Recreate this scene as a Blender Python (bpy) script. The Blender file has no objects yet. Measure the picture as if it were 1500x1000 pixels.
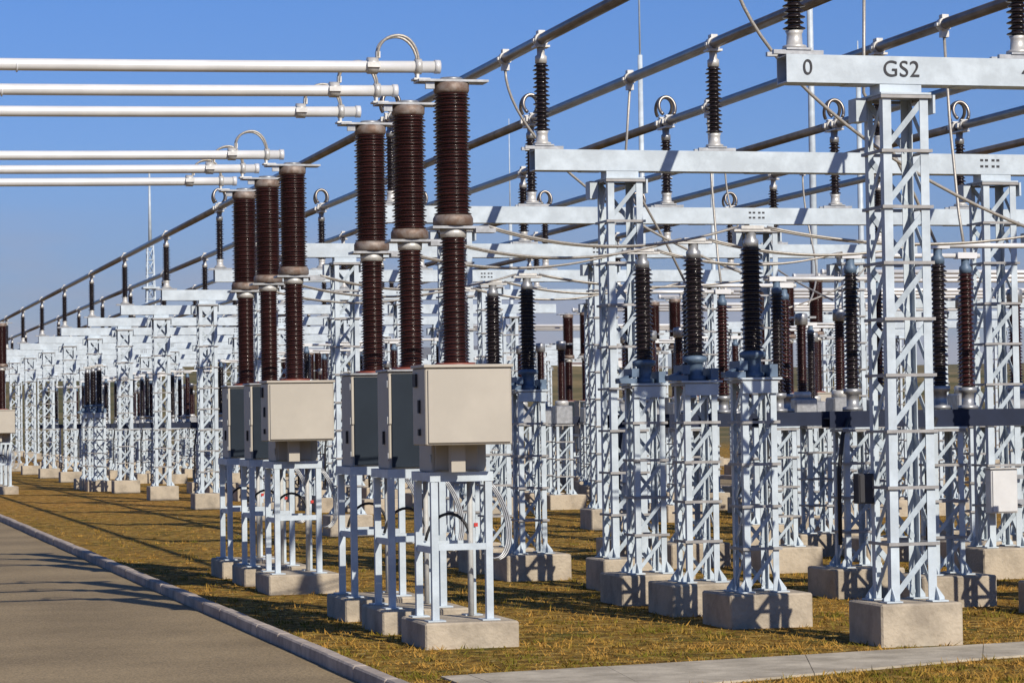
import bpy, math, random
from mathutils import Vector, Matrix

random.seed(7)
S = bpy.context.scene
COL = S.collection
R = math.radians

# ------------------------------------------------------------------ camera
cam_d = bpy.data.cameras.new('camera')
cam_d.sensor_fit = 'HORIZONTAL'
cam_d.sensor_width = 36.0
cam_d.lens = 36.0 * 3971.5 / 1500.0
cam_d.clip_start = 0.5
cam_d.clip_end = 60000
cam = bpy.data.objects.new('camera', cam_d)
COL.objects.link(cam)
cam.matrix_world = (Matrix.Translation((0, 0, 1.75)) @ Matrix.Rotation(-0.25903, 4, 'Z')
                    @ Matrix.Rotation(math.pi / 2 + 0.02836, 4, 'X') @ Matrix.Rotation(-0.01457, 4, 'Z'))
S.camera = cam

# ------------------------------------------------------------------ light
SUN_DIR = Vector((-0.285, 1.0, -0.66)).normalized()       # the way the sunlight travels
elev = math.asin(-SUN_DIR.z)
azim = math.atan2(-SUN_DIR.x, -SUN_DIR.y)                # clockwise from +Y
W = bpy.data.worlds.new('World')
S.world = W
W.use_nodes = True
wn, wl = W.node_tree.nodes, W.node_tree.links
wn.clear()
sky = wn.new('ShaderNodeTexSky')
sky.sky_type = 'NISHITA'
sky.sun_disc = False
sky.sun_elevation = elev
sky.sun_rotation = azim
sky.altitude = 1400
sky.air_density = 1.0
sky.dust_density = 0.3
sky.ozone_density = 2.5
bg = wn.new('ShaderNodeBackground')
bg.inputs['Strength'].default_value = 0.070
wo = wn.new('ShaderNodeOutputWorld')
tint = wn.new('ShaderNodeMix'); tint.data_type = 'RGBA'; tint.blend_type = 'MULTIPLY'; tint.inputs[0].default_value = 1.0
wtc = wn.new('ShaderNodeTexCoord'); wsep = wn.new('ShaderNodeSeparateXYZ'); wl.new(wtc.outputs['Generated'], wsep.inputs[0])
wr = wn.new('ShaderNodeValToRGB'); wl.new(wsep.outputs['Z'], wr.inputs['Fac'])     # dusty air low over the plain, deep blue above
for q, (p_, c_) in enumerate(((0.0, (0.60, 0.57, 0.66)), (0.045, (0.53, 0.58, 0.84)), (0.10, (0.57, 0.79, 1.24)), (0.17, (0.56, 0.88, 1.44)))):
    if q > 1: wr.color_ramp.elements.new(p_)
    wr.color_ramp.elements[q].position = p_; wr.color_ramp.elements[q].color = (*c_, 1)
wl.new(wr.outputs['Color'], tint.inputs[7])
wl.new(sky.outputs[0], tint.inputs[6]); 
wm = wn.new('ShaderNodeMapping'); wm.inputs['Scale'].default_value = (5, 5, 26); wl.new(wtc.outputs['Generated'], wm.inputs['Vector'])
wno = wn.new('ShaderNodeTexNoise'); wno.inputs['Scale'].default_value = 2.2; wno.inputs['Detail'].default_value = 5; wl.new(wm.outputs[0], wno.inputs['Vector'])
wcr = wn.new('ShaderNodeValToRGB'); wcr.color_ramp.elements[0].position = 0.42; wcr.color_ramp.elements[1].position = 0.60; wl.new(wno.outputs['Fac'], wcr.inputs['Fac'])
wlow = wn.new('ShaderNodeMapRange'); wlow.inputs['From Min'].default_value = 0.085; wlow.inputs['From Max'].default_value = 0.03; wlow.inputs['To Max'].default_value = 0.55; wl.new(wsep.outputs['Z'], wlow.inputs['Value'])
wmu = wn.new('ShaderNodeMath'); wmu.operation = 'MULTIPLY'; wl.new(wcr.outputs['Color'], wmu.inputs[0]); wl.new(wlow.outputs[0], wmu.inputs[1])
cloud = wn.new('ShaderNodeMix'); cloud.data_type = 'RGBA'; cloud.inputs[7].default_value = (5.6, 5.4, 6.3, 1)     # thin low cloud
wl.new(wmu.outputs[0], cloud.inputs[0]); wl.new(tint.outputs[2], cloud.inputs[6]); wl.new(cloud.outputs[2], bg.inputs['Color'])
wl.new(bg.outputs[0], wo.inputs['Surface'])

sun_d = bpy.data.lights.new('sun', 'SUN')
sun_d.energy = 5.0
sun_d.angle = R(0.5)
sun_d.color = (1.0, 0.92, 0.80)
sun = bpy.data.objects.new('sun', sun_d)
COL.objects.link(sun)
sun.rotation_euler = SUN_DIR.to_track_quat('-Z', 'Y').to_euler()

S.view_settings.view_transform = 'Standard'
S.view_settings.look = 'None'
S.view_settings.exposure = 0.0
S.view_settings.gamma = 1.0
S.cycles.max_bounces = 6
S.cycles.diffuse_bounces = 2
S.cycles.volume_bounces = 0

# ------------------------------------------------------------------ materials
def mat(name, col, rough=0.5, metal=0.0, var=0.0, scale=6.0, col2=None, bump=0.0, bscale=40.0, coat=0.0, spec=0.5, lo=0.4, hi=0.65):
    m = bpy.data.materials.new(name)
    m.use_nodes = True
    n, l = m.node_tree.nodes, m.node_tree.links
    b = n['Principled BSDF']
    b.inputs['Base Color'].default_value = (*col, 1)
    b.inputs['Roughness'].default_value = rough
    b.inputs['Metallic'].default_value = metal
    b.inputs['Specular IOR Level'].default_value = spec
    if coat:
        b.inputs['Coat Weight'].default_value = coat
        b.inputs['Coat Roughness'].default_value = 0.08
    tc = n.new('ShaderNodeTexCoord')
    oi = n.new('ShaderNodeObjectInfo')
    mul = n.new('ShaderNodeMath'); mul.operation = 'MULTIPLY'; mul.inputs[1].default_value = 37.0
    l.new(oi.outputs['Random'], mul.inputs[0])
    add = n.new('ShaderNodeVectorMath'); add.operation = 'ADD'
    l.new(tc.outputs['Object'], add.inputs[0]); l.new(mul.outputs[0], add.inputs[1])
    if var or col2:
        t = n.new('ShaderNodeTexNoise'); t.inputs['Scale'].default_value = scale
        t.inputs['Detail'].default_value = 6; t.inputs['Roughness'].default_value = 0.65
        l.new(add.outputs[0], t.inputs['Vector'])
        r = n.new('ShaderNodeValToRGB')
        r.color_ramp.elements[0].position = lo; r.color_ramp.elements[1].position = hi
        c2 = col2 if col2 else tuple(c * (1 - var) for c in col)
        r.color_ramp.elements[0].color = (*c2, 1); r.color_ramp.elements[1].color = (*col, 1)
        l.new(t.outputs['Fac'], r.inputs['Fac']); l.new(r.outputs['Color'], b.inputs['Base Color'])
    if bump:
        t2 = n.new('ShaderNodeTexNoise'); t2.inputs['Scale'].default_value = bscale; t2.inputs['Detail'].default_value = 5
        l.new(add.outputs[0], t2.inputs['Vector'])
        bp = n.new('ShaderNodeBump'); bp.inputs['Strength'].default_value = bump; bp.inputs['Distance'].default_value = 0.02
        l.new(t2.outputs['Fac'], bp.inputs['Height']); l.new(bp.outputs['Normal'], b.inputs['Normal'])
    return m

M = {
    'steel': mat('white_painted_steel', (0.55, 0.625, 0.68), 0.45, 0.0, 0.22, 4.0, bump=0.05),
    'brace': mat('grey_white_steel', (0.47, 0.545, 0.60), 0.45, 0.0, 0.3, 7.0),
    'levelbar': mat('dull_galvanised_bar', (0.36, 0.35, 0.34), 0.5, 0.2, 0.25, 9.0),
    'galv': mat('galvanised_steel', (0.42, 0.43, 0.44), 0.42, 0.55, 0.3, 14.0),
    'concrete': mat('concrete', (0.47, 0.40, 0.30), 0.9, 0, col2=(0.29, 0.245, 0.185), scale=2.6, bump=0.45, bscale=30, lo=0.34, hi=0.58),
    'brown': mat('brown_porcelain', (0.042, 0.013, 0.011), 0.27, 0, 0.4, 7.0, coat=0.12),
    'dark': mat('dark_porcelain', (0.020, 0.014, 0.015), 0.24, 0, 0.3, 9.0, coat=0.3),
    'red': mat('red_brown_cap', (0.22, 0.05, 0.03), 0.5, 0, 0.3, 20),
    'alu': mat('bright_aluminium', (0.76, 0.76, 0.75), 0.32, 0.15, 0.12, 3.0),
    'bus': mat('weathered_aluminium', (0.26, 0.235, 0.215), 0.36, 0.7, 0.35, 2.5),
    'clamp': mat('cast_aluminium', (0.62, 0.61, 0.58), 0.45, 0.3, 0.2, 20),
    'beige': mat('beige_cabinet_paint', (0.455, 0.415, 0.345), 0.5, 0, 0.10, 2.0, bump=0.03, bscale=8),
    'door_shade': mat('shaded_cabinet_door', (0.020, 0.029, 0.041), 0.65, 0, 0.15, 3, spec=0.15),  # beige door in shade, the shade put into the base colour
    'rust': mat('rusty_flange', (0.30, 0.26, 0.23), 0.6, 0.3, col2=(0.17, 0.11, 0.08), scale=12),
    'navy': mat('navy_painted_steel', (0.016, 0.024, 0.052), 0.6, 0, 0.2, 5, spec=0.25),
    'bluegrey': mat('blue_grey_casting', (0.12, 0.18, 0.26), 0.5, 0.1, 0.2, 8),
    'rubber': mat('black_rubber', (0.02, 0.02, 0.022), 0.6),
    'wire': mat('stranded_aluminium', (0.50, 0.47, 0.42), 0.5, 0.4, 0.3, 60),
    'cable': mat('grey_conduit', (0.50, 0.50, 0.48), 0.55, 0, 0.2, 12),
    'ink': mat('black_lettering', (0.03, 0.03, 0.035), 0.7),
    'sign_red': mat('red_sign_paint', (0.5, 0.03, 0.02), 0.5),
    'house': mat('white_render', (0.72, 0.70, 0.68), 0.8, 0, 0.1, 0.3),
    'roof': mat('grey_roof', (0.30, 0.22, 0.19), 0.8, 0, 0.2, 0.5),
}

def ground_mat():
    m = bpy.data.materials.new('dry_grass_soil'); m.use_nodes = True
    n, l = m.node_tree.nodes, m.node_tree.links
    b = n['Principled BSDF']; b.inputs['Roughness'].default_value = 0.95; b.inputs['Specular IOR Level'].default_value = 0.15
    g = n.new('ShaderNodeNewGeometry')
    def noise(sc, det=6, ro=0.65):
        t = n.new('ShaderNodeTexNoise'); t.inputs['Scale'].default_value = sc
        t.inputs['Detail'].default_value = det; t.inputs['Roughness'].default_value = ro
        l.new(g.outputs['Position'], t.inputs['Vector']); return t
    def ramp(src, pts):
        r = n.new('ShaderNodeValToRGB'); e = r.color_ramp.elements
        while len(e) < len(pts): e.new(0.5)
        for k, (p, c) in enumerate(pts): e[k].position = p; e[k].color = (*c, 1)
        l.new(src, r.inputs['Fac']); return r
    a = ramp(noise(7.0).outputs['Fac'], [(0.32, (0.085, 0.042, 0.009)), (0.46, (0.38, 0.19, 0.036)), (0.55, (0.60, 0.33, 0.072)), (0.68, (0.80, 0.55, 0.22))])
    gr = ramp(noise(11.0).outputs['Fac'], [(0.35, (0.035, 0.048, 0.006)), (0.65, (0.22, 0.205, 0.030))])
    f = ramp(noise(1.3, 8, 0.75).outputs['Fac'], [(0.53, (0, 0, 0)), (0.63, (0.9, 0.9, 0.9))])
    mx = n.new('ShaderNodeMix'); mx.data_type = 'RGBA'
    l.new(f.outputs['Color'], mx.inputs[0]); l.new(a.outputs['Color'], mx.inputs[6]); l.new(gr.outputs['Color'], mx.inputs[7])
    fine = ramp(noise(55, 3).outputs['Fac'], [(0.32, (0.45, 0.42, 0.38)), (0.62, (1.15, 1.12, 1.05))])
    mu = n.new('ShaderNodeMix'); mu.data_type = 'RGBA'; mu.blend_type = 'MULTIPLY'; mu.inputs[0].default_value = 0.8
    mot = ramp(noise(4.2, 5, 0.7).outputs['Fac'], [(0.36, (0.42, 0.44, 0.40)), (0.50, (1.0, 1.0, 1.0)), (0.64, (1.32, 1.24, 1.12))])
    m0 = n.new('ShaderNodeMix'); m0.data_type = 'RGBA'; m0.blend_type = 'MULTIPLY'; m0.inputs[0].default_value = 0.85
    l.new(mx.outputs[2], m0.inputs[6]); l.new(mot.outputs['Color'], m0.inputs[7])
    l.new(m0.outputs[2], mu.inputs[6]); l.new(fine.outputs['Color'], mu.inputs[7])
    big = ramp(noise(0.012, 4).outputs['Fac'], [(0.40, (0.55, 0.72, 0.65)), (0.62, (1.0, 0.97, 0.95))])
    m3 = n.new('ShaderNodeMix'); m3.data_type = 'RGBA'; m3.blend_type = 'MULTIPLY'; m3.inputs[0].default_value = 0.8
    l.new(mu.outputs[2], m3.inputs[6]); l.new(big.outputs['Color'], m3.inputs[7]); 
    sp = n.new('ShaderNodeSeparateXYZ'); l.new(g.outputs['Position'], sp.inputs[0])
    mr = n.new('ShaderNodeMapRange'); mr.inputs['From Min'].default_value = 135; mr.inputs['From Max'].default_value = 175; l.new(sp.outputs['Y'], mr.inputs['Value'])
    pas = ramp(noise(0.035, 5).outputs['Fac'], [(0.36, (0.070, 0.078, 0.030)), (0.50, (0.15, 0.125, 0.055)), (0.64, (0.25, 0.185, 0.085))])     # rough pasture outside the yard
    m4 = n.new('ShaderNodeMix'); m4.data_type = 'RGBA'; l.new(mr.outputs[0], m4.inputs[0])
    l.new(m3.outputs[2], m4.inputs[6]); l.new(pas.outputs['Color'], m4.inputs[7]); l.new(m4.outputs[2], b.inputs['Base Color'])
    bp = n.new('ShaderNodeBump'); bp.inputs['Strength'].default_value = 0.9; bp.inputs['Distance'].default_value = 0.05
    l.new(noise(24, 6, 0.7).outputs['Fac'], bp.inputs['Height']); l.new(bp.outputs['Normal'], b.inputs['Normal'])
    return m

def asphalt_mat():
    m = bpy.data.materials.new('asphalt'); m.use_nodes = True
    n, l = m.node_tree.nodes, m.node_tree.links
    b = n['Principled BSDF']; b.inputs['Roughness'].default_value = 0.9; b.inputs['Specular IOR Level'].default_value = 0.25
    g = n.new('ShaderNodeNewGeometry')
    cols = []
    for sc, p in ((0.6, [(0.35, (0.225, 0.172, 0.100)), (0.65, (0.32, 0.245, 0.142))]), (60, [(0.32, (0.62, 0.62, 0.62)), (0.68, (1.32, 1.3, 1.27))])):
        t = n.new('ShaderNodeTexNoise'); t.inputs['Scale'].default_value = sc; t.inputs['Detail'].default_value = 6
        l.new(g.outputs['Position'], t.inputs['Vector'])
        r = n.new('ShaderNodeValToRGB')
        for k in (0, 1): r.color_ramp.elements[k].position = p[k][0]; r.color_ramp.elements[k].color = (*p[k][1], 1)
        l.new(t.outputs['Fac'], r.inputs['Fac']); cols.append((r, t))
    mu = n.new('ShaderNodeMix'); mu.data_type = 'RGBA'; mu.blend_type = 'MULTIPLY'; mu.inputs[0].default_value = 1
    l.new(cols[0][0].outputs['Color'], mu.inputs[6]); l.new(cols[1][0].outputs['Color'], mu.inputs[7])
    l.new(mu.outputs[2], b.inputs['Base Color'])
    bp = n.new('ShaderNodeBump'); bp.inputs['Strength'].default_value = 0.5; bp.inputs['Distance'].default_value = 0.01
    l.new(cols[1][1].outputs['Fac'], bp.inputs['Height']); l.new(bp.outputs['Normal'], b.inputs['Normal'])
    return m

M['ground'] = ground_mat()
M['asphalt'] = asphalt_mat()
M['kerb'] = mat('kerb_concrete', (0.50, 0.42, 0.34), 0.9, 0, col2=(0.30, 0.25, 0.21), scale=4, bump=0.3)
M['path'] = mat('path_concrete', (0.54, 0.475, 0.36), 0.9, 0, col2=(0.33, 0.285, 0.21), scale=2.4, bump=0.3)
M['hill'] = mat('dry_mountain', (0.20, 0.19, 0.16), 0.95, 0, 0.4, 0.002)
M['blade'] = mat('grass_blades', (0.42, 0.235, 0.052), 0.9, 0, col2=(0.15, 0.13, 0.017), scale=1.9, lo=0.43, hi=0.54, spec=0.1)

# ------------------------------------------------------------------ mesh building
class MB:
    def __init__(self): self.v, self.f, self.s, self.ms, self.cur = [], [], [], [], 0
    def raw(self, vs, fs, smooth=False):
        o = len(self.v); self.v += [tuple(v) for v in vs]
        self.f += [tuple(i + o for i in f) for f in fs]; self.s += [smooth] * len(fs); self.ms += [self.cur] * len(fs); return self
    def box(self, x0, y0, z0, x1, y1, z1, bev=0.0):
        if bev <= 0:
            vs = [(x, y, z) for z in (z0, z1) for y in (y0, y1) for x in (x0, x1)]
            return self.raw(vs, [(0, 2, 3, 1), (4, 5, 7, 6), (0, 1, 5, 4), (2, 6, 7, 3), (0, 4, 6, 2), (1, 3, 7, 5)])
        b = bev                                               # chamfered along all edges
        vs, idx = [], {}
        for i, X in enumerate((x0, x1)):
            for j, Y in enumerate((y0, y1)):
                for k, Z in enumerate((z0, z1)):
                    sx, sy, sz = (1 - 2 * i), (1 - 2 * j), (1 - 2 * k)
                    for a in range(3):
                        d = [b * sx, b * sy, b * sz]; d[a] = 0
                        idx[i, j, k, a] = len(vs); vs.append((X + d[0], Y + d[1], Z + d[2]))
        fs = []
        for i in (0, 1):
            q = [idx[i, j, k, 0] for j, k in ((0, 0), (0, 1), (1, 1), (1, 0))]; fs.append(q if i == 0 else q[::-1])
            q = [idx[j, i, k, 1] for j, k in ((0, 0), (1, 0), (1, 1), (0, 1))]; fs.append(q if i == 0 else q[::-1])
            q = [idx[j, k, i, 2] for j, k in ((0, 0), (0, 1), (1, 1), (1, 0))]; fs.append(q if i == 0 else q[::-1])
        for p in (0, 1):
            for q in (0, 1):
                fs.append([idx[p, q, 0, 0], idx[p, q, 1, 0], idx[p, q, 1, 1], idx[p, q, 0, 1]])
                fs.append([idx[p, 0, q, 0], idx[p, 1, q, 0], idx[p, 1, q, 2], idx[p, 0, q, 2]])
                fs.append([idx[0, p, q, 1], idx[1, p, q, 1], idx[1, p, q, 2], idx[0, p, q, 2]])
        for i in (0, 1):
            for j in (0, 1):
                for k in (0, 1): fs.append([idx[i, j, k, a] for a in range(3)])
        return self.raw(vs, fs)
    def bar(self, a, b, w, t, up=(0, 0, 1)):                  # flat bar, w across (perpendicular to up x axis), t along up
        a, b = Vector(a), Vector(b); d = (b - a).normalized(); u = Vector(up)
        s = d.cross(u).normalized(); u = s.cross(d).normalized()
        vs = [p + s * (i * w / 2) + u * (j * t / 2) for p in (a, b) for i, j in ((-1, -1), (1, -1), (1, 1), (-1, 1))]
        return self.raw(vs, [(0, 1, 2, 3), (7, 6, 5, 4), (0, 4, 5, 1), (1, 5, 6, 2), (2, 6, 7, 3), (3, 7, 4, 0)])
    def tube(self, pts, r, n=10, cap=True):
        pts = [Vector(p) for p in pts]; rings = []
        prev = None
        rs = r if isinstance(r, (list, tuple)) else [r] * len(pts)
        o = len(self.v); vs = []
        for i, p in enumerate(pts):
            d = (pts[min(i + 1, len(pts) - 1)] - pts[max(i - 1, 0)]).normalized()
            if prev is None:
                s = d.cross(Vector((0, 0, 1)) if abs(d.z) < 0.9 else Vector((1, 0, 0))).normalized()
            else: s = (prev - d * prev.dot(d)).normalized()
            prev = s; u = d.cross(s)
            vs += [p + (s * math.cos(2 * math.pi * k / n) + u * math.sin(2 * math.pi * k / n)) * rs[i] for k in range(n)]
        fs = [(i * n + k, i * n + (k + 1) % n, (i + 1) * n + (k + 1) % n, (i + 1) * n + k) for i in range(len(pts) - 1) for k in range(n)]
        self.raw(vs, fs, True)
        if cap:
            m = (len(pts) - 1) * n
            self.f += [tuple(o + k for k in range(n))[::-1], tuple(o + m + k for k in range(n))]; self.s += [False, False]
        return self
    def lathe(self, prof, cx=0, cy=0, n=20, cap=True, smooth=True):      # prof: (radius, z)
        vs = [(cx + r * math.cos(2 * math.pi * k / n), cy + r * math.sin(2 * math.pi * k / n), z) for r, z in prof for k in range(n)]
        fs = [(i * n + k, i * n + (k + 1) % n, (i + 1) * n + (k + 1) % n, (i + 1) * n + k) for i in range(len(prof) - 1) for k in range(n)]
        o = len(self.v); self.raw(vs, fs, smooth)
        if cap:
            m = (len(prof) - 1) * n
            self.f += [tuple(o + k for k in range(n))[::-1], tuple(o + m + k for k in range(n))]; self.s += [False, False]
        return self
    def sheds(self, z0, z1, core, rad, n, alt=0.78, cx=0, cy=0, seg=22):
        p = (z1 - z0) / n; prof = [(core * 1.12, z0), (core, z0 + 0.15 * p)]
        for i in range(n):
            r = rad if i % 2 == 0 else core + (rad - core) * alt
            zb = z0 + (i + 0.25) * p
            prof += [(core, zb), (r - 0.004, zb + 0.06 * p), (r, zb + 0.16 * p), (r - 0.003, zb + 0.26 * p), (core + 0.004, zb + 0.60 * p)]
        prof += [(core, z1 - 0.05 * p), (core * 1.1, z1)]
        return self.lathe(prof, cx, cy, seg)
    def build(self, name, m, parent=None, loc=None):
        me = bpy.data.meshes.new(name)
        me.from_pydata(self.v, [], self.f)
        me.polygons.foreach_set('use_smooth', self.s)
        for q in ((m,) if isinstance(m, str) else m): me.materials.append(M[q])
        if not isinstance(m, str): me.polygons.foreach_set('material_index', self.ms)
        me.update()
        o = bpy.data.objects.new(name, me); COL.objects.link(o)
        if parent: o.parent = parent
        if loc: o.location = loc
        return o

def bez(p0, p1, p2, p3, n=20):
    p0, p1, p2, p3 = map(Vector, (p0, p1, p2, p3)); o = []
    for k in range(n + 1):
        t = k / n; o.append(p0 * (1 - t) ** 3 + p1 * 3 * t * (1 - t) ** 2 + p2 * 3 * t * t * (1 - t) + p3 * t ** 3)
    return o
def tag(o, label, cat, group=None):
    o['label'] = label; o['category'] = cat
    if group: o['group'] = group
    return o
def thing(name, label, cat, loc=(0, 0, 0), group=None):
    o = bpy.data.objects.new(name, None); o.empty_display_size = 0.2; COL.objects.link(o); o.location = loc
    return tag(o, label, cat, group)
def structure(o): o['kind'] = 'structure'; return o
def stuff(o): o['kind'] = 'stuff'; return o
def dup(o, parent=None):
    c = o.copy(); COL.objects.link(c)
    if parent: c.parent = parent
    for ch in list(o.children): dup(ch, c)
    return c
def spawn(protos, key, maker, label, loc, group):
    if key not in protos: protos[key] = maker(); o = protos[key]
    else: o = dup(protos[key])
    o.location = loc; o['label'] = label; o['group'] = group
    return o
P = {}
ORD = ['first', 'second', 'third', 'fourth', 'fifth', 'sixth', 'seventh', 'eighth', 'ninth', 'tenth', 'eleventh', 'twelfth', 'thirteenth', 'fourteenth', 'fifteenth', 'sixteenth', 'seventeenth', 'eighteenth', 'nineteenth', 'twentieth']
def in_view(x, y, pad=0.6): return x < 0.478 * y + pad and x > 0.075 * y - pad - 1.0

YA, DY, BEAM_Z, BUS_Z = 19.257, 7.185, 4.464, 5.585
BUS_X = [7.353, 9.20, 11.03, 13.38, 15.18, 16.98]
COL_X = [8.17, 12.30, 16.45]
NG = 20

# ------------------------------------------------------------------ setting: ground, road, kerb, path, hills
def smooth(t): t = max(0, min(1, t)); return t * t * (3 - 2 * t)
def ground_height(x, y):
    h = 13.0 * smooth((y - 260) / 420) + 22.0 * smooth((y - 700) / 1200)
    h += (2.5 * math.sin(x / 130 + 1.3) + 1.8 * math.sin(x / 61 + y / 90)) * smooth((y - 260) / 300)
    return h
g = MB()
ys = [-60, 0, 20, 60, 130, 200, 260, 300, 340, 380, 430, 480, 540, 600, 700, 820, 1000, 1250, 1600, 2100, 3000, 5000, 9000]
xs = [-4000, -2000, -1000, -600, -350, -200, -100, -40, 0, 40, 80, 120, 160, 200, 250, 300, 360, 430, 520, 640, 800, 1000, 1400, 2200, 3500, 6000]
g.raw([(x, y, ground_height(x, y)) for y in ys for x in xs],
      [(j * len(xs) + i, j * len(xs) + i + 1, (j + 1) * len(xs) + i + 1, (j + 1) * len(xs) + i) for j in range(len(ys) - 1) for i in range(len(xs) - 1)], True)
structure(g.build('ground', 'ground'))

structure(MB().box(-4.2, -30, -0.2, 3.628, 200, 0.006).build('road', 'asphalt'))
k = MB()
y = -10.0
while y < 190:                                                 # kerb stones with open joints
    j = random.uniform(-0.006, 0.006)
    k.box(3.635 + j, y + 0.004, -0.15, 3.74 + j, y + 0.992, 0.100 + random.uniform(-0.004, 0.004), 0.012); y += 1.0
structure(k.build('kerb', 'kerb'))
k = MB(); y = -10.0
while y < 190:
    k.box(-4.36, y + 0.006, -0.15, -4.21, y + 0.988, 0.125, 0.012); y += 1.0
structure(k.build('kerb', 'kerb'))

pth = MB()                                                     # slab path in front of the bay
fa = [(4.22, 17.94), (4.5, 18.0), (6.75, 18.42), (8.9, 18.84), (11.5, 19.36), (16, 20.3)]
na = [(4.22, 16.1), (4.5, 16.3), (6.3, 17.0), (8.4, 17.84), (11.5, 18.55), (16, 19.6)]
NSEG = 7
def lerp_path(pl, t):
    t *= len(pl) - 1; i = min(int(t), len(pl) - 2); u = t - i
    return (pl[i][0] * (1 - u) + pl[i + 1][0] * u, pl[i][1] * (1 - u) + pl[i + 1][1] * u)
for i in range(NSEG):
    t0, t1 = i / NSEG + 0.0003, (i + 1) / NSEG - 0.0003
    a, b, c, d = lerp_path(na, t0), lerp_path(na, t1), lerp_path(fa, t1), lerp_path(fa, t0)
    h = 0.016 + random.uniform(-0.0015, 0.0015)
    vs = [(*q, -0.1) for q in (a, b, c, d)] + [(*q, h) for q in (a, b, c, d)]
    pth.raw(vs, [(3, 2, 1, 0), (4, 5, 6, 7), (0, 1, 5, 4), (1, 2, 6, 5), (2, 3, 7, 6), (3, 0, 4, 7)])
structure(pth.build('path', 'path'))

structure(MB().box(21.0, -30, -0.2, 24.6, 200, 0.006).build('road', 'asphalt'))
structure(MB().box(20.84, -30, -0.15, 20.995, 200, 0.12, 0.012).build('kerb', 'kerb'))
structure(MB().box(24.605, -30, -0.15, 24.76, 200, 0.12, 0.012).build('kerb', 'kerb'))

hm = MB()                                                       # mountains on the horizon
N, K = 90, 10
vs = []
for j in range(K):
    for i in range(N):
        a = R(-40 + 110 * i / (N - 1)); d = 7800 + 420 * j
        ridge = 250 + 70 * math.sin(a * 9 + 0.6) + 45 * math.sin(a * 23 + 2) + 22 * math.sin(a * 57 + 1) + 12 * math.sin(a * 131)
        vs.append((d * math.sin(a), d * math.cos(a), -20 + ridge * smooth(j / (K - 1)) + (14 * math.sin(i * 1.7 + j * 2.3) if 0 < j < K - 1 else 0)))
hm.raw(vs, [(j * N + i, j * N + i + 1, (j + 1) * N + i + 1, (j + 1) * N + i) for j in range(K - 1) for i in range(N - 1)], True)
structure(hm.build('hills', 'hill'))

# ------------------------------------------------------------------ grass blades
gb = MB()
def on_grass(x, y):
    if x < 3.8: return False
    for i in range(len(fa) - 1):
        if fa[i][0] <= x <= fa[i + 1][0]:
            u = (x - fa[i][0]) / (fa[i + 1][0] - fa[i][0]); yf = fa[i][1] * (1 - u) + fa[i + 1][1] * u
            yn = lerp_path(na, 0)[1]
            for q in range(len(na) - 1):
                if na[q][0] <= x <= na[q + 1][0]:
                    w = (x - na[q][0]) / (na[q + 1][0] - na[q][0]); yn = na[q][1] * (1 - w) + na[q + 1][1] * w
            if yn - 0.03 < y < yf + 0.03: return False
    return True
vs, fs = [], []
for _ in range(60000):
    y = 15.5 + 45 * random.random() ** 1.8
    x = random.uniform(max(3.8, 0.07 * y), 0.478 * y + 0.6)
    if x > 20.5 or not on_grass(x, y): continue
    h = random.uniform(0.008, 0.026) * (2.0 if random.random() < 0.04 else 1); a = random.uniform(0, 6.28); w = random.uniform(0.004, 0.009)
    lx, ly = random.gauss(0, 0.03), random.gauss(0, 0.03)
    c, s = math.cos(a) * w, math.sin(a) * w
    o = len(vs)
    vs += [(x - c, y - s, -0.005), (x + c, y + s, -0.005), (x + lx, y + ly, h)]
    fs.append((o, o + 1, o + 2))
for _ in range(1500):                                          # clumps and weeds
    y = 16.0 + 30 * random.random() ** 1.6; x = random.uniform(max(3.85, 0.07 * y), 0.478 * y + 0.6)
    if x > 20.5 or not on_grass(x, y): continue
    rr = random.uniform(0.02, 0.08)
    for q in range(random.randint(6, 18)):
        px, py = x + random.gauss(0, rr), y + random.gauss(0, rr)
        h = random.uniform(0.015, 0.055); a = random.uniform(0, 6.28); w = random.uniform(0.004, 0.009)
        if not on_grass(px, py): continue
        c, s_ = math.cos(a) * w, math.sin(a) * w; o = len(vs)
        vs += [(px - c, py - s_, -0.005), (px + c, py + s_, -0.005), (px + random.gauss(0, 0.03), py + random.gauss(0, 0.03), h)]
        fs.append((o, o + 1, o + 2))
gb.raw(vs, fs)
o = stuff(gb.build('grass', 'blade')); tag(o, 'short dry brown grass tufts over the ground between the footings', 'grass')

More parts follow.
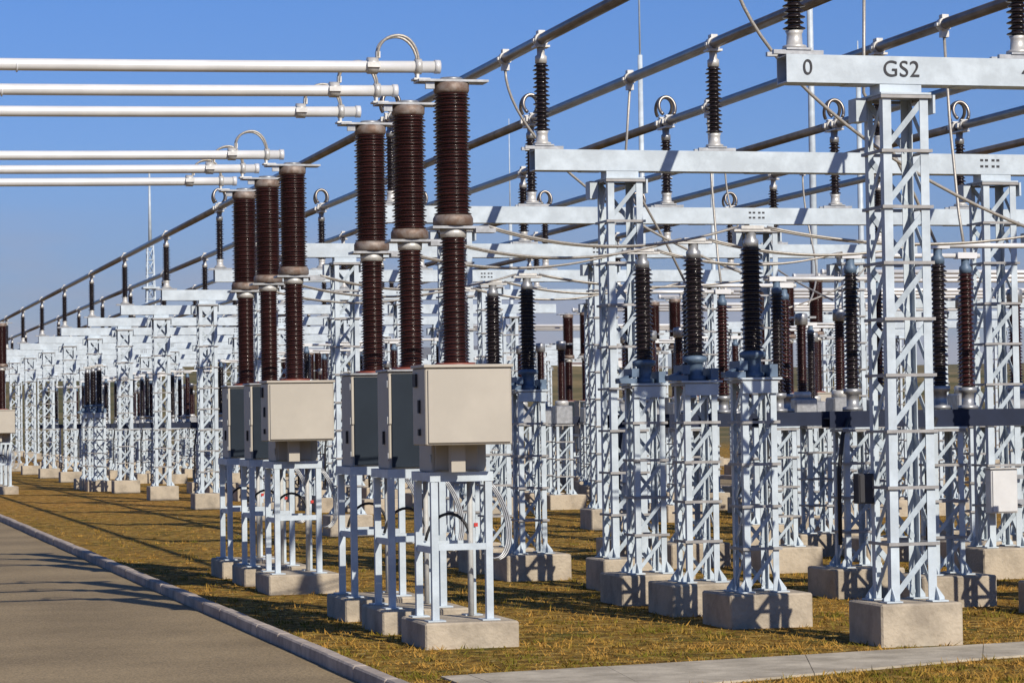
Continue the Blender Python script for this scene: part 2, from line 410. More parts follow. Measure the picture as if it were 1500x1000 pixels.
# ------------------------------------------------------------------ lattice work
def lattice(parent, cx, cy, z0, z1, w, n, a, name='lattice_column'):
    """four angle legs (children), flat diagonals and level bars in one brace mesh"""
    t, h = 0.008, w / 2
    br = MB(); lv = br; br.cur = 1
    dz = (z1 - z0) / n
    e = h + 0.003
    for i in range(1, n + 1):
        zz = z0 + dz * i - (0.013 if i == n else 0)
        lv.box(cx - h - 0.022, cy - e - 0.020, zz - 0.012, cx + h + 0.022, cy - e, zz + 0.012)
        lv.box(cx - h - 0.022, cy + e, zz - 0.012, cx + h + 0.022, cy + e + 0.020, zz + 0.012)
        lv.box(cx - e - 0.020, cy - e + 0.0005, zz - 0.011, cx - e, cy + e - 0.0005, zz + 0.011)
        lv.box(cx + e, cy - e + 0.0005, zz - 0.011, cx + e + 0.020, cy + e - 0.0005, zz + 0.011)
    br.cur = 0
    q = h - t - 0.005; bw = 0.044 if w > 0.34 else 0.033
    for i in range(n):
        za, zb = z0 + dz * i + 0.03, z0 + dz * (i + 1) - 0.03
        br.bar((cx - h + 0.03, cy - q, za), (cx + h - 0.03, cy - q, zb), bw, 0.006, (0, 1, 0))
        br.bar((cx + h - 0.03, cy + q, za), (cx - h + 0.03, cy + q, zb), bw, 0.006, (0, 1, 0))
        br.bar((cx - q, cy + h - 0.03, za), (cx - q, cy - h + 0.03, zb), bw, 0.006, (1, 0, 0))
        br.bar((cx + q, cy - h + 0.03, za), (cx + q, cy + h - 0.03, zb), bw, 0.006, (1, 0, 0))
    col = br.build(name, ('brace', 'levelbar'), parent)
    for sx in (-1, 1):
        for sy in (-1, 1):
            X, Y = cx + sx * h, cy + sy * h
            b = MB()
            b.box(min(X, X - sx * a), min(Y, Y - sy * t), z0, max(X, X - sx * a), max(Y, Y - sy * t), z1)
            b.box(min(X, X - sx * t), min(Y - sy * t, Y - sy * a), z0, max(X, X - sx * t), max(Y - sy * t, Y - sy * a), z1)
            # foot plate with two gussets
            b.box(X - 0.065, Y - 0.065, z0 - 0.012, X + 0.065, Y + 0.065, z0 - 0.001)
            gx, gy = X + sx * 0.001, Y + sy * 0.001
            for (dx, dy, p) in ((sx, 0, (0, 1)), (0, sy, (1, 0))):
                p0 = Vector((gx, gy, z0)); p1 = p0 + Vector((dx * 0.06, dy * 0.06, 0)); p2 = p0 + Vector((0, 0, 0.10)); p3 = p1 + Vector((0, 0, 0.02))
                nrm = Vector((p[0] * 0.004, p[1] * 0.004, 0)); off = Vector((-sx * 0.006 if dx == 0 else 0, -sy * 0.006 if dy == 0 else 0, 0))
                pts = [p0, p1, p3, p2]
                b.raw([v + off - nrm for v in pts] + [v + off + nrm for v in pts], [(0, 1, 2, 3), (7, 6, 5, 4), (0, 4, 5, 1), (1, 5, 6, 2), (2, 6, 7, 3), (3, 7, 4, 0)])
            b.build('leg', 'steel', col)
    return col

def footing(parent, cx, cy, sx, sy, h):
    return MB().box(cx - sx / 2, cy - sy / 2, -0.3, cx + sx / 2, cy + sy / 2, h, 0.014).build('footing', 'concrete', parent)

# ------------------------------------------------------------------ gantries
def gantry_column(root, x):
    footing(root, x, 0, 0.66, 0.66, 0.32)
    c = lattice(root, x, 0, 0.335, 4.16, 0.37, 9, 0.068)
    hp = MB()
    hp.box(x - 0.205, -0.205, 4.163, x + 0.205, 0.205, 4.178)
    hp.box(x - 0.30, 0.06, 3.98, x - 0.215, 0.22, 4.16); hp.box(x + 0.215, -0.21, 4.02, x + 0.235, -0.05, 4.16)
    hp.box(x - 0.17, -0.10, 4.179, x + 0.17, 0.10, 4.2515)
    hp.build('head_plate', 'steel', c)
def gantry_beam(root, x0, x1):
    b = MB(); z0, z1, h, t = BEAM_Z - 0.212, BEAM_Z, 0.106, 0.012          # open ended box section
    b.box(x0, -h, z0, x1, -h + t, z1); b.box(x0, h - t, z0, x1, h, z1)
    b.box(x0 + 0.001, -h + t, z1 - t, x1 - 0.001, h - t, z1 - 0.001); b.box(x0 + 0.001, -h + t, z0 + 0.001, x1 - 0.001, h - t, z0 + t)
    b.box(x0 + 0.25, -h + t + 0.001, z0 + t + 0.001, x0 + 0.26, h - t - 0.001, z1 - t - 0.001)
    x = x0 + 0.5
    while x < x1:                                              # drain strips under the beam
        b.box(x, -h + 0.02, z0 - 0.006, x + 0.22, h - 0.02, z0 - 0.0005); x += 0.9
    return b.build('beam', 'steel', root)
def lettering(parent, text, x, y, z, size):
    cu = bpy.data.curves.new('lettering', 'FONT'); cu.body = text; cu.size = size; cu.align_x = 'CENTER'; cu.align_y = 'CENTER'
    cu.extrude = 0.001; cu.space_character = 1.05
    tmp = bpy.data.objects.new('lettering', cu); COL.objects.link(tmp)
    bpy.context.view_layer.update()
    me = bpy.data.meshes.new_from_object(tmp.evaluated_get(bpy.context.evaluated_depsgraph_get()))
    bpy.data.objects.remove(tmp); me.name = 'lettering'
    me.materials.clear(); me.materials.append(M['ink'])
    o = bpy.data.objects.new('lettering', me); COL.objects.link(o); o.parent = parent
    o.location = (x, y, z); o.rotation_euler = (math.pi / 2, 0, 0); return o
def place_words(i):
    if i == 0: return 'the nearest gantry, lettered GS2'
    return 'the ' + ORD[i] + ' gantry counting from the GS2 one'
full = None
for i in range(NG):
    Y = YA + DY * i
    lab = ('nearest white lattice busbar gantry, with GS2 and 0 lettered on its beam' if i == 0 else
           'white lattice busbar gantry, ' + ORD[i] + ' in the row counting the GS2 gantry first')
    if i == 0:
        r = thing('busbar_gantry', lab, 'gantry', (0, Y, 0), 'lattice busbar gantries in a receding row')
        bm_ = gantry_beam(r, 7.247, 13.0)
        for x in COL_X[:2]: gantry_column(r, x)
        lettering(bm_, '0', 7.415, -0.112, 4.362, 0.165)
        lettering(bm_, 'GS2', 8.175, -0.112, 4.362, 0.175)
        lettering(bm_, '4', 9.215, -0.112, 4.362, 0.165)
    elif i in (1, 2):
        r = thing('busbar_gantry', lab, 'gantry', (0, Y, 0), 'lattice busbar gantries in a receding row')
        bm_ = gantry_beam(r, 7.247, 17.6)
        for x in COL_X: gantry_column(r, x)
        full = r if i == 1 else full
        mk = MB()                                              # two rows of small worn dark marks
        for rz in (4.40, 4.335):
            for q in range(4): mk.box(12.12 + q * 0.055 + (0.02 if q > 1 else 0), -0.1085, rz - 0.012, 12.12 + q * 0.055 + 0.035 + (0.02 if q > 1 else 0), -0.1065, rz + 0.012)
        mk.build('painted_mark', 'ink', bm_)
    else:
        r = dup(full); r.location = (0, Y, 0); r['label'] = lab

for i in range(4, 16):                                          # a second line of gantries beyond the far road
    r = dup(full); r.location = (18.4, YA + DY * i - 2.0, 0); r['group'] = 'lattice gantries beyond the far road'
    r['label'] = 'distant white lattice gantry beyond the far road, ' + ORD[i - 4] + ' of its row from the near end'
# post insulators on the gantries: clamp type and expansion-loop type
def ins_clamp():
    r = thing('post_insulator', '', 'insulator')
    b = MB(); b.box(-0.20, -0.09, 0.003, 0.20, -0.05, 0.035); b.box(-0.20, 0.05, 0.003, 0.20, 0.09, 0.035)
    b.box(-0.10, -0.10, 0.036, 0.10, 0.10, 0.052); b.build('base_channel', 'galv', r)
    MB().lathe([(0.092, 0.053), (0.092, 0.075), (0.062, 0.085), (0.058, 0.165), (0.07, 0.19)], n=16).build('base_flange', 'clamp', r)
    MB().sheds(0.19, 0.88, 0.047, 0.088, 16, 0.72).build('ribbed_body', 'dark', r)
    c = MB(); c.lathe([(0.060, 0.88), (0.062, 0.95), (0.04, 0.97), (0.04, 1.04)], n=14)
    c.build('cap', 'clamp', r)
    d = MB(); d.box(-0.078, -0.075, 1.04, 0.078, 0.075, 1.062)
    d.tube([(0, -0.06, 1.121), (0, 0.06, 1.121)], 0.071, 16); d.box(-0.035, -0.05, 1.185, 0.035, 0.05, 1.215); d.box(-0.085, -0.03, 1.10, 0.085, 0.03, 1.13)
    d.build('bus_clamp', 'clamp', r); return r
def ins_loop():
    r = thing('post_insulator', '', 'insulator')
    b = MB(); b.box(-0.20, -0.09, 0.003, 0.20, -0.05, 0.035); b.box(-0.20, 0.05, 0.003, 0.20, 0.09, 0.035)
    b.box(-0.10, -0.10, 0.036, 0.10, 0.10, 0.052); b.build('base_channel', 'galv', r)
    MB().lathe([(0.092, 0.053), (0.092, 0.075), (0.062, 0.085), (0.058, 0.165), (0.07, 0.19)], n=16).build('base_flange', 'clamp', r)
    MB().sheds(0.19, 0.88, 0.045, 0.078, 16, 0.72).build('ribbed_body', 'dark', r)
    MB().lathe([(0.060, 0.88), (0.062, 0.95), (0.045, 0.97), (0.05, 1.06)], n=14).build('cap', 'galv', r)
    d = MB()
    for s in (-1, 1):
        d.tube([(0, s * 0.06, 1.121), (0, s * 0.20, 1.121)], 0.070, 16)
        d.box(-0.10, s * 0.13 - 0.03, 1.09, 0.10, s * 0.13 + 0.03, 1.15); d.box(-0.05, s * 0.13 - 0.04, 1.185, 0.05, s * 0.13 + 0.04, 1.20)
    d.box(-0.06, -0.20, 1.035, 0.06, 0.20, 1.055); d.build('bus_clamp', 'clamp', r)
    for s in (-1, 1):
        pts = [(0.110 * math.sin(R(-140 + 280 * k / 22)), s * (0.03 + 0.09 * abs(-1 + 2 * k / 22) ** 2) * (1 if k < 11 else 1), 1.315 + 0.135 * math.cos(R(-140 + 280 * k / 22))) for k in range(23)]
        MB().tube(pts, 0.023, 8).build('expansion_loop', 'bus', r)
    return r
for i in range(NG):
    for b, X in enumerate(BUS_X):
        Y = YA + DY * i
        if not in_view(X, Y, 0.8): continue
        loop = i in (2, 4)
        lab = 'dark ribbed post insulator under the %s busbar from left, on the %s gantry' % (ORD[b], 'GS2' if i == 0 else ORD[i])
        spawn(P, 'loop' if loop else 'clamp', ins_loop if loop else ins_clamp, lab, (X, Y, BEAM_Z), 'post insulators standing on the gantry beams')

# busbars
for b, X in enumerate(BUS_X):
    m = MB(); y0 = 18.8
    for i in range(0, NG, 2):
        y1 = YA + DY * i
        if i == 0: continue
        m.tube([(X, y0, BUS_Z), (X, y1 - 0.012, BUS_Z)], 0.056, 18); y0 = y1 + 0.012
    m.tube([(X, y0, BUS_Z), (X, YA + DY * (NG - 1) + 1.0, BUS_Z)], 0.056, 18)
    tag(m.build('busbar', 'bus'), 'long grey tubular busbar receding over the gantries, %s of six from the left' % ORD[b], 'busbar', 'tubular busbars over the gantries')

# ------------------------------------------------------------------ circuit breakers
def breaker(first):
    r = thing('circuit_breaker', '', 'circuit breaker')
    footing(r, 0, 0.10, 0.74, 0.86, 0.20)
    for sx in (-1, 1):
        for sy in (-1, 1):
            b = MB(); x, y = -0.035 + sx * 0.215, 0.125 + sy * 0.275
            b.box(x - 0.027, y - 0.034, 0.212, x + 0.027, y - 0.027, 1.27); b.box(x - 0.027, y - 0.0265, 0.212, x - 0.020, y + 0.02, 1.27); b.box(x + 0.020, y - 0.0265, 0.212, x + 0.027, y + 0.02, 1.27)
            b.box(x - 0.07, y - 0.07, 0.201, x + 0.07, y + 0.07, 0.2115)
            b.build('leg', 'steel', r)
    f = MB()
    f.box(-0.285, -0.19, 1.272, 0.215, -0.125, 1.345); f.box(-0.285, 0.39, 1.272, 0.215, 0.46, 1.345)
    f.box(-0.285, -0.126, 1.275, -0.225, 0.391, 1.342); f.box(0.155, -0.126, 1.275, 0.215, 0.391, 1.342)
    f.build('frame', 'steel', r)
    MB().box(-0.222, -0.183, 0.745, 0.152, -0.155, 0.795).build('cross_bar', 'steel', r)
    MB().box(-0.222, 0.372, 0.745, 0.152, 0.395, 0.795).build('cross_bar', 'steel', r)
    MB().box(-0.268, -0.128, 0.72, -0.238, 0.36, 0.77).build('cross_bar', 'steel', r)
    h = MB().box(-0.25, -0.10, 1.346, 0.12, 0.33, 2.15, 0.008).build('mechanism_housing', 'beige', r)
    MB().box(-0.262, -0.125, 2.151, 0.132, 0.345, 2.17, 0.004).build('lid', 'galv', h)
    MB().box(-0.225, -0.118, 1.36, 0.115, -0.102, 2.135, 0.004).build('door', 'beige' if first else 'door_shade', h)  # middle and rear poles: door darkened by colour to stand for shade
    MB().box(-0.248, -0.116, 1.72, -0.228, -0.102, 2.12).build('trim_strip', 'beige', h)
    hg = MB().box(-0.268, 0.05, 1.55, -0.251, 0.08, 1.66); hg.build('latch', 'rubber', h)
    for z in (1.45, 1.75, 2.05): MB().box(-0.260, -0.10, z - 0.03, -0.251, -0.06, z + 0.03).build('hinge', 'galv', h)
    d = MB().box(0.125, -0.04, 1.346, 0.20, 0.2, 2.14, 0.006); d.build('duct', 'beige', r)
    if first:
        c = MB().box(-0.40, -0.56, 1.556, 0.275, -0.13, 2.14, 0.008).build('control_cabinet', 'beige', r)
        MB().box(-0.412, -0.58, 2.141, 0.288, -0.115, 2.165, 0.004).build('lid', 'beige', c)
        MB().box(-0.38, -0.575, 1.572, 0.26, -0.562, 2.128, 0.004).build('door', 'beige', c)
        for (ya, za, yb, zb) in ((-0.40, 1.80, -0.36, 1.90), (-0.40, 1.63, -0.36, 1.68), (-0.30, 2.0, -0.2, 2.1)):
            MB().box(-0.417, ya, za, -0.401, yb, zb).build('latch', 'rubber', c)
        MB().box(-0.155, -0.36, 1.348, -0.045, -0.27, 1.554).build('cable_duct', 'beige', c)
    st = MB(); st.lathe([(0.14, 1.95), (0.14, 2.15), (0.16, 2.155), (0.16, 2.19)], 0, 0.12, 18); st.build('base_ring', 'red', r)
    MB().sheds(2.19, 3.17, 0.084, 0.110, 40, 0.6, 0, 0.12, 26).build('lower_insulator', 'brown', r)
    m1 = MB(); m1.lathe([(0.10, 3.17), (0.105, 3.235)], 0, 0.12, 22); m1.build('neck', 'clamp', r)
    m2 = MB(); m2.box(-0.19, 0.0, 3.236, 0.26, 0.24, 3.256); m2.box(0.14, -0.06, 3.20, 0.30, 0.04, 3.235); m2.build('terminal_plate', 'galv', r)
    m3 = MB(); m3.lathe([(0.135, 3.257), (0.158, 3.27), (0.158, 3.32), (0.145, 3.345)], 0, 0.12, 24); m3.build('flange', 'rust', r)
    MB().sheds(3.345, 4.30, 0.119, 0.149, 38, 0.6, 0, 0.12, 28).build('upper_insulator', 'brown', r)
    m4 = MB(); m4.lathe([(0.13, 4.30), (0.14, 4.32), (0.14, 4.375), (0.12, 4.385)], 0, 0.12, 24); m4.build('cap', 'rust', r)
    m5 = MB(); m5.box(-0.28, 0.02, 4.386, 0.28, 0.22, 4.404); m5.lathe([(0.10, 4.404), (0.085, 4.425)], 0, 0.12, 20); m5.box(-0.22, 0.05, 4.33, -0.15, 0.08, 4.385); m5.build('terminal_plate', 'galv', r)
    # control cables and gas pipe
    cb = MB()
    for q in range(3):
        o = 0.02 * q
        cb.tube(bez((0.24 + o, 0.16 + o, 1.27), (0.50 + o, 0.15, 1.0), (0.42 + o, 0.10, 0.52 - o), (0.20, 0.06 + o, 0.70), 14), 0.0075, 8)
    cb.build('control_cable', 'galv', r)
    gp = MB().tube(bez((-0.2, 0.36, 0.80), (-0.15, 0.34, 1.08), (0.14, 0.32, 1.08), (0.15, 0.30, 0.78), 14), 0.012, 8); gp.build('hose', 'rubber', r)
    cd = MB().tube([(0.15, 0.31, 0.205), (0.15, 0.31, 1.27)], 0.022, 10); cd.build('conduit', 'cable', r)
    MB().box(0.195, 0.355, 0.90, 0.225, 0.362, 0.93).build('warning_tag', 'sign_red', r)
    return r
BAYS = {0: 'near', 1: 'middle', 7: 'far'}
BAYTXT = {0: 'the nearest group', 1: 'the second group', 7: 'the far left group'}
PH = ['front', 'middle', 'rear']
for bay in (0, 1, 7):
    for ph in range(3):
        Y = 20.50 + (7.03 * bay if bay < 2 else 7.03 + 7.185 * 6) + 1.55 * ph
        lab = 'brown porcelain circuit breaker pole %s, %s of %s' % ('with wide beige cabinet' if ph == 0 else 'with narrow housing', PH[ph], BAYTXT[bay])
        spawn(P, 'cb%d' % (ph == 0), lambda: breaker(ph == 0), lab, (5.0 if bay < 7 else 5.16, Y, 0), 'circuit breaker poles beside the road')

def pipe():
    r = thing('aluminium_pipe', '', 'pipe')
    tb = MB(); tb.tube([(-13.0 + 12.88 * q / 16, 0, 4.49 + 0.02 * q / 16 - 0.05 * 4 * (q / 16) * (1 - q / 16)) for q in range(17)], 0.047, 20)
    for x in (-6.9, -3.4): tb.tube([(x, 0, 4.458), (x + 0.012, 0, 4.458)], 0.0495, 18)
    tb.build('tube', 'alu', r)
    MB().tube([(-0.165, 0, 4.51), (-0.119, 0, 4.51)], 0.054, 18).build('end_cap', 'alu', r)
    c = MB()
    c.tube([(-0.70, 0, 4.51), (-0.62, 0, 4.51)], 0.066, 16); c.box(-0.71, -0.075, 4.49, -0.61, 0.075, 4.53); c.box(-0.63, -0.03, 4.57, -0.60, 0.03, 4.62)
    c.build('clamp', 'clamp', r)
    c = MB(); c.tube([(-0.32, 0, 4.51), (-0.27, 0, 4.51)], 0.062, 16); c.box(-0.33, -0.02, 4.405, -0.20, 0.10, 4.42); c.box(-0.31, -0.02, 4.42, -0.29, 0.05, 4.46); c.build('clamp', 'clamp', r)
    for s in (-1, 1):
        pts = []
        for k in range(17):
            t = math.pi * k / 16
            pts.append((-0.455 - 0.165 * math.cos(t) , s * (0.02 + 0.03 * math.sin(t)) , 4.57 + 0.175 * math.sin(t) ** 0.75 if k < 9 else 4.49 + 0.255 * math.sin(t) ** 0.85))
        MB().tube(pts, 0.0115, 8).build('jumper_loop', 'wire', r)
    return r
for bay in (0, 1, 7):
    for ph in range(3):
        Y = 20.62 + (7.03 * bay if bay < 2 else 7.03 + 7.185 * 6) + 1.55 * ph
        spawn(P, 'pipe', pipe, 'bright aluminium pipe running left off the %s breaker pole of %s' % (PH[ph], BAYTXT[bay]), (5.03 if bay < 7 else 5.19, Y, 0), 'aluminium pipes leaving the breakers')

# ------------------------------------------------------------------ disconnector posts and three-post disconnectors
def post():
    r = thing('disconnector_post', '', 'disconnector post')
    footing(r, 0, 0, 0.72, 0.72, 0.28)
    c = lattice(r, 0, 0, 0.293, 2.04, 0.30, 5, 0.052, 'lattice_stand')
    t = MB(); t.box(-0.19, -0.19, 2.043, 0.19, 0.19, 2.06); t.box(-0.155, -0.178, 1.93, 0.155, -0.176, 2.03); t.build('top_plate', 'steel', c)
    b = MB(); b.lathe([(0.10, 2.061), (0.10, 2.10), (0.07, 2.11), (0.07, 2.22), (0.11, 2.235), (0.11, 2.27), (0.07, 2.29)], n=18)
    b.box(-0.30, -0.16, 2.062, -0.12, -0.05, 2.11); b.box(0.10, -0.14, 2.065, 0.17, 0.14, 2.17); b.box(-0.16, -0.13, 2.12, -0.09, 0.13, 2.20); b.bar((-0.3, -0.1, 2.08), (-0.05, 0.0, 2.17), 0.05, 0.03)
    b.build('operating_head', 'bluegrey', r)
    MB().sheds(2.29, 3.15, 0.066, 0.100, 22, 0.68).build('insulator', 'dark', r)
    MB().lathe([(0.065, 3.15), (0.065, 3.21), (0.045, 3.23), (0.045, 3.28)], n=16).build('cap', 'galv', r)
    d = MB(); d.box(-0.16, -0.05, 3.281, 0.16, 0.05, 3.30); d.box(-0.10, -0.06, 3.301, 0.10, 0.06, 3.33); d.build('terminal', 'clamp', r)
    return r
ROWY = [21.4, 22.9, 24.4]
for bay in (0, 1, 7):
    for ph in range(3):
        spawn(P, 'post', post, 'lattice pedestal with dark ribbed insulator, %s of three behind %s of breakers' % (PH[ph], BAYTXT[bay]),
              (7.75, ROWY[ph] + 7.185 * bay, 0), 'disconnector posts on lattice pedestals')
def disconnector():
    r = thing('disconnector', '', 'disconnector')
    for x in (0, 2.4):
        footing(r, x, 0, 0.72, 0.72, 0.28)
        c = lattice(r, x, 0, 0.293, 1.60, 0.30, 4, 0.052, 'lattice_stand')
        MB().box(x - 0.18, -0.18, 1.603, x + 0.18, 0.18, 1.618).build('top_plate', 'steel', c)
    b = MB(); b.box(-0.28, -0.11, 1.619, 2.7, -0.095, 1.775); b.box(-0.28, 0.095, 1.619, 2.7, 0.11, 1.775)
    b.box(-0.27, -0.094, 1.70, 2.69, 0.094, 1.712); b.build('base_beam', 'navy', r)
    for x in (0, 1.2):
        q = MB(); q.lathe([(0.10, 1.776), (0.10, 1.81), (0.06, 1.82), (0.06, 1.93), (0.09, 1.945), (0.09, 1.99)], x, 0, 16); q.build('bearing', 'galv', r)
        ib = MB(); ib.sheds(1.99, 3.10, 0.052, 0.084, 26, 0.68, x, 0, 20); ib.build('insulator', 'brown' if x == 1.2 else 'dark', r)
        MB().lathe([(0.06, 3.10), (0.06, 3.16), (0.04, 3.18), (0.04, 3.24)], x, 0, 14).build('cap', 'bluegrey', r)
    a = MB(); a.tube([(-0.15, 0, 3.27), (1.35, 0, 3.27)], 0.024, 12); a.box(1.1, -0.06, 3.241, 1.3, 0.06, 3.30); a.box(-0.1, -0.05, 3.241, 0.1, 0.05, 3.295); a.build('blade', 'alu', r)
    h = MB().tube([(-0.1, -0.13, 1.70), (-0.17, -0.15, 1.55), (-0.22, -0.17, 1.2), (-0.22, -0.17, 0.5)], 0.02, 8); h.build('cable', 'rubber', r)
    return r
DX = [10.65, 10.1, 9.85]
LV = {0: 'GS2 gantry', 1: 'second gantry', 4: 'fifth gantry', 5: 'sixth gantry', 6: 'seventh gantry', 8: 'ninth gantry', 9: 'tenth gantry', 10: 'eleventh gantry', 12: 'thirteenth gantry'}
for bay in LV:
    for ph in range(3):
        spawn(P, 'disc', disconnector, 'two-insulator disconnector on a navy beam, %s one of three, level with the %s' % (PH[ph], LV[bay]),
              (DX[ph], ROWY[ph] + 7.185 * bay, 0), 'two-insulator disconnectors under the busbars')

LW = {3: 'fourth gantry', 4: 'fifth gantry', 6: 'seventh gantry', 8: 'ninth gantry'}
for bay in LW:
    for ph in range(3):
        spawn(P, 'disc', disconnector, 'right-hand disconnector under the rear busbars, %s of three, level with the %s' % (PH[ph], LW[bay]),
              (16.6, ROWY[ph] + 7.185 * bay, 0), 'two-insulator disconnectors under the rear busbars')
# instrument transformers further right
def transformer():
    r = thing('instrument_transformer', '', 'transformer')
    footing(r, 0, 0, 0.72, 0.72, 0.28)
    lattice(r, 0, 0, 0.293, 1.62, 0.32, 4, 0.052, 'lattice_stand')
    t = MB(); t.box(-0.17, -0.17, 1.623, 0.17, 0.17, 1.98, 0.02); t.build('tank', 'galv', r)
    MB().lathe([(0.13, 1.981), (0.13, 2.06), (0.11, 2.08)], n=18).build('flange', 'clamp', r)
    MB().sheds(2.08, 3.05, 0.060, 0.088, 26, 0.7).build('insulator', 'brown', r)
    h = MB(); h.lathe([(0.08, 3.05), (0.095, 3.06), (0.095, 3.20), (0.085, 3.22), (0.03, 3.23)], n=18); h.box(-0.22, -0.04, 3.15, -0.12, 0.04, 3.18); h.box(0.12, -0.04, 3.15, 0.22, 0.04, 3.18); h.build('head', 'galv', r)
    return r
for bay, X in ((1, 14.26), (2, 14.26), (3, 17.8), (5, 17.8), (3, 14.26), (4, 14.26), (6, 14.26), (7, 14.26), (9, 14.26), (10, 17.4), (11, 14.26), (12, 17.4), (13, 14.26), (14, 17.4)):
    for ph in range(3):
        Y = ROWY[ph] + 7.185 * bay
        if not in_view(X, Y): continue
        spawn(P, 'ct', transformer, 'brown instrument transformer on lattice pedestal, %s of three level with the %s gantry' % (PH[ph], ORD[bay]),
              (X, Y, 0), 'instrument transformers beyond the disconnectors')
# the mirrored breakers on the far side
for bay in (4, 5, 6, 8, 9, 11, 12):
    for ph in range(3):
        Y = 20.5 + 7.185 * bay + 1.55 * ph
        spawn(P, 'cb%d' % (ph == 0), None, 'distant brown circuit breaker pole on the right, %s of three level with %s gantry' % (PH[ph], ORD[bay]),
              (19.2, Y, 0), 'circuit breaker poles along the far road')
def far_pipe():
    r = thing('aluminium_pipe', '', 'pipe')
    MB().tube([(0.12, 0, 4.51), (11.0, 0, 4.49)], 0.047, 16).build('tube', 'alu', r)
    MB().tube([(0.119, 0, 4.51), (0.165, 0, 4.51)], 0.054, 16).build('end_cap', 'alu', r)
    MB().tube([(0.62, 0, 4.51), (0.70, 0, 4.51)], 0.066, 14).build('clamp', 'clamp', r); return r
for bay in (4, 5, 6, 8):
    for ph in range(3):
        Y = 20.62 + 7.185 * bay + 1.55 * ph
        spawn(P, 'fpipe', far_pipe, 'distant aluminium pipe off the %s right-hand breaker pole, level with the %s gantry' % (PH[ph], ORD[bay]), (19.2, Y, 0), 'aluminium pipes across the far road')

# ------------------------------------------------------------------ conductors
def catenary(a, b, sag, n=18):
    a, b = Vector(a), Vector(b)
    return [a.lerp(b, k / n) + Vector((0, 0, -4 * sag * (k / n) * (1 - k / n))) for k in range(n + 1)]
for bay in (0, 1):
    for ph in range(3):
        Yb = 20.62 + 7.03 * bay + 1.55 * ph; Yp = ROWY[ph] + 7.185 * bay
        for s, w in ((-0.05, 'front'), (0.05, 'rear')):
            m = MB().tube(catenary((5.27, Yb + s, 3.26), (7.62, Yp + s, 3.32), 0.16), 0.010, 8)
            tag(m.build('conductor', 'wire'), '%s of two sagging conductors from the %s breaker pole of %s' % (w, PH[ph], BAYTXT[bay]), 'wire', 'sagging conductors')
            m = MB().tube(catenary((7.88, Yp + s, 3.32), (DX[ph] - 0.1, Yp + s, 3.30), 0.13), 0.010, 8)
            tag(m.build('conductor', 'wire'), '%s of two conductors running right off the %s pedestal insulator, %s' % (w, PH[ph], 'nearest three' if bay == 0 else 'second three'), 'wire', 'sagging conductors')
def dropper(label, X, Y, pts, r=0.0145):
    t = thing('dropper', label, 'wire', (X, Y, BUS_Z), 'droppers hanging from the busbars')
    c = MB(); c.tube([(0, -0.05, 0), (0, 0.05, 0)], 0.069, 16); c.box(-0.035, -0.04, 0.063, 0.035, 0.04, 0.095); c.box(-0.09, -0.03, -0.02, 0.09, 0.03, 0.01); c.box(-0.04, -0.03, -0.13, 0.04, 0.03, -0.066)
    c.build('clamp', 'clamp', t)
    MB().tube([Vector(p) - Vector((X, Y, BUS_Z)) for p in pts], r, 10).build('wire', 'wire', t)
for bay, txt in ((0, 'nearest'), (1, 'second')):
    d = 7.185 * bay
    dropper('slack pale wire curving from the first busbar down to the %s bay disconnector' % txt, 7.353, 20.68 + d,
            bez((7.353, 20.68 + d, 5.46), (7.36, 20.68 + d, 4.85), (8.4, 21.0 + d, 3.9), (10.35, 21.4 + d, 3.3)))
    dropper('straight dropper from the second busbar, %s bay' % txt, 9.20, 22.35 + d + (0 if bay == 0 else -0.2), [(9.20, 22.35 + d - 0.2 * bay, 5.46), (9.22, 22.45 + d, 4.6), (9.85, 22.8 + d, 3.7), (10.08, 22.9 + d, 3.3)])
    dropper('straight dropper from the third busbar, %s bay' % txt, 11.03, 24.75 + d, [(11.03, 24.75 + d, 5.46), (11.05, 24.7 + d, 4.6), (11.06, 24.55 + d, 3.7), (11.05, 24.4 + d, 3.3)])
for q, (X, b) in enumerate(((13.38, 'fourth'), (15.18, 'fifth'), (16.98, 'sixth'))):
    Y = 38.0 + q * 1.5
    dropper('thin dropper hanging from the %s busbar behind the third gantry' % b, X, Y, bez((X, Y, 5.46), (X, Y, 4.5), (X + 0.4, Y, 4.0), (14.26 + 0.2 * q, 36.0 + 1.5 * q, 3.36)), 0.014)

# ------------------------------------------------------------------ small boxes on the pedestals
b = thing('junction_box', 'white junction box with closed door, low on the right column of the second gantry', 'box', (12.19, 26.05, 0))
MB().box(-0.15, 0.0, 0.69, 0.15, 0.14, 1.15, 0.006).build('box_body', 'alu', b)
MB().box(-0.135, -0.014, 0.705, 0.14, -0.002, 1.135, 0.004).build('door', 'alu', b)
MB().box(-0.165, -0.025, 1.151, 0.165, 0.145, 1.163).build('rain_hood', 'clamp', b)
for z in (0.78, 1.04): MB().box(-0.10, 0.141, z, 0.29, 0.164, z + 0.045).build('bracket', 'galv', b)
b = thing('junction_box', 'small dark junction box fixed to the rear left leg of the GS2 gantry column', 'box', (7.93, 19.42, 0))
MB().box(-0.075, -0.05, 1.06, 0.05, 0.06, 1.29, 0.005).build('box_body', 'ink', b)
MB().box(-0.065, -0.058, 1.07, 0.04, -0.051, 1.28, 0.002).build('door', 'ink', b)
MB().box(0.051, -0.02, 1.13, 0.07, 0.03, 1.22).build('bracket', 'galv', b)

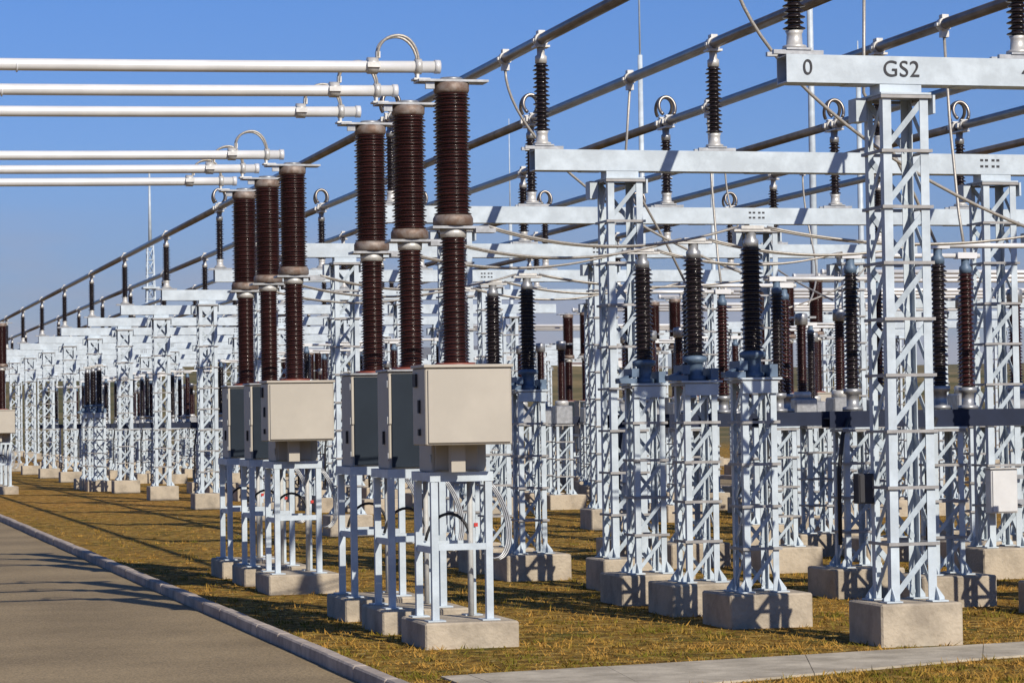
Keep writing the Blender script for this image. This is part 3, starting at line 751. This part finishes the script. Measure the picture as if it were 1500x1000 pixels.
# ------------------------------------------------------------------ masts far behind
def lightning_rod(x, y, ztop, zthin, r0, lab):
    t = thing('lightning_rod', lab, 'lightning rod', (x, y, 0), 'tall lightning rods behind the yard')
    footing(t, 0, 0, 0.8, 0.8, 0.25)
    MB().tube([(0, 0, 0.25), (0, 0, zthin * 0.55), (0, 0, zthin)], [r0, r0 * 0.85, r0 * 0.7], 12).build('pole', 'steel', t)
    MB().tube([(0, 0, zthin), (0, 0, ztop)], [0.028, 0.015], 8).build('tip', 'steel', t)
lightning_rod(23.85, 75, 19.0, 12.25, 0.10, 'white lightning rod stepping to a thin tip, between the second and third busbars')
lightning_rod(23.31, 60, 17.0, 14.6, 0.095, 'tall thick white lightning rod rising behind the first insulator of the GS2 gantry')
lightning_rod(26.5, 100, 13.2, 9.2, 0.10, 'white lightning rod left of the second gantry beam end')
lightning_rod(31.2, 90, 11.0, 10.3, 0.095, 'short white lightning rod seen below the second gantry beam')
lightning_rod(24.51, 60, 10.6, 9.6, 0.085, 'white lightning rod seen just left of the GS2 lattice column')
m = thing('lattice_mast', 'slender white lattice mast far behind the breakers on the left', 'mast', (19.1, 150, 0))
mb = MB(); hgt = 13.2
for sx in (-1, 1):
    for sy in (-1, 1):
        mb.tube([(sx * 0.42, sy * 0.42, 0), (sx * 0.16, sy * 0.16, hgt - 1.6)], 0.045, 6)
for i in range(16):
    z0, z1 = i * 0.72, (i + 1) * 0.72; w0 = 0.42 - 0.26 * z0 / 11.6; w1 = 0.42 - 0.26 * z1 / 11.6
    for a, c in (((-1, -1), (1, -1)), ((1, -1), (1, 1)), ((1, 1), (-1, 1)), ((-1, 1), (-1, -1))):
        mb.tube([(a[0] * w0, a[1] * w0, z0), (c[0] * w1, c[1] * w1, z1)], 0.025, 5); mb.tube([(a[0] * w1, a[1] * w1, z1), (c[0] * w1, c[1] * w1, z1)], 0.025, 5)
mb.build('lattice_frame', 'steel', m)
mp = MB(); mp.tube([(0, 0, hgt - 1.6), (0, 0, hgt + 2.4)], [0.10, 0.05], 8); mp.box(-0.45, -0.45, 9.2, 0.45, 0.45, 9.3); mp.build('spike', 'steel', m)

# houses on the slope
for i in range(10):
    y = random.uniform(1300, 1900); x = y * (0.262 + 0.075 * (i - 2) / 9 + random.uniform(-0.002, 0.002)); z = ground_height(x, y) - 1
    w, h = random.uniform(9, 20), random.uniform(4, 9)
    t = thing('house', 'tiny pale house on the far slope, %s from the left' % ORD[i], 'house', (x, y, z), 'pale houses on the far slope')
    MB().box(-w / 2, -5, -3, w / 2, 5, h).build('wall', 'house', t)
    MB().raw([(-w / 2 - .5, -5.5, h), (w / 2 + .5, -5.5, h), (w / 2 + .5, 5.5, h), (-w / 2 - .5, 5.5, h), (-w / 2, 0, h + 2.5), (w / 2, 0, h + 2.5)], [(0, 1, 5, 4), (2, 3, 4, 5), (1, 2, 5), (3, 0, 4), (3, 2, 1, 0)]).build('roof', 'roof', t)

# ------------------------------------------------------------------ haze
hz = bpy.data.materials.new('haze'); hz.use_nodes = True
n, l = hz.node_tree.nodes, hz.node_tree.links
n.clear()
pv = n.new('ShaderNodeVolumePrincipled'); pv.inputs['Color'].default_value = (0.80, 0.86, 1.0, 1); pv.inputs['Density'].default_value = 0.00003
ho = n.new('ShaderNodeOutputMaterial'); l.new(pv.outputs[0], ho.inputs['Volume'])
M['haze'] = hz
o = stuff(MB().box(-9000, -400, -40, 12000, 13000, 480).build('haze', 'haze')); tag(o, 'thin blue haze over the far slopes and mountains', 'haze')
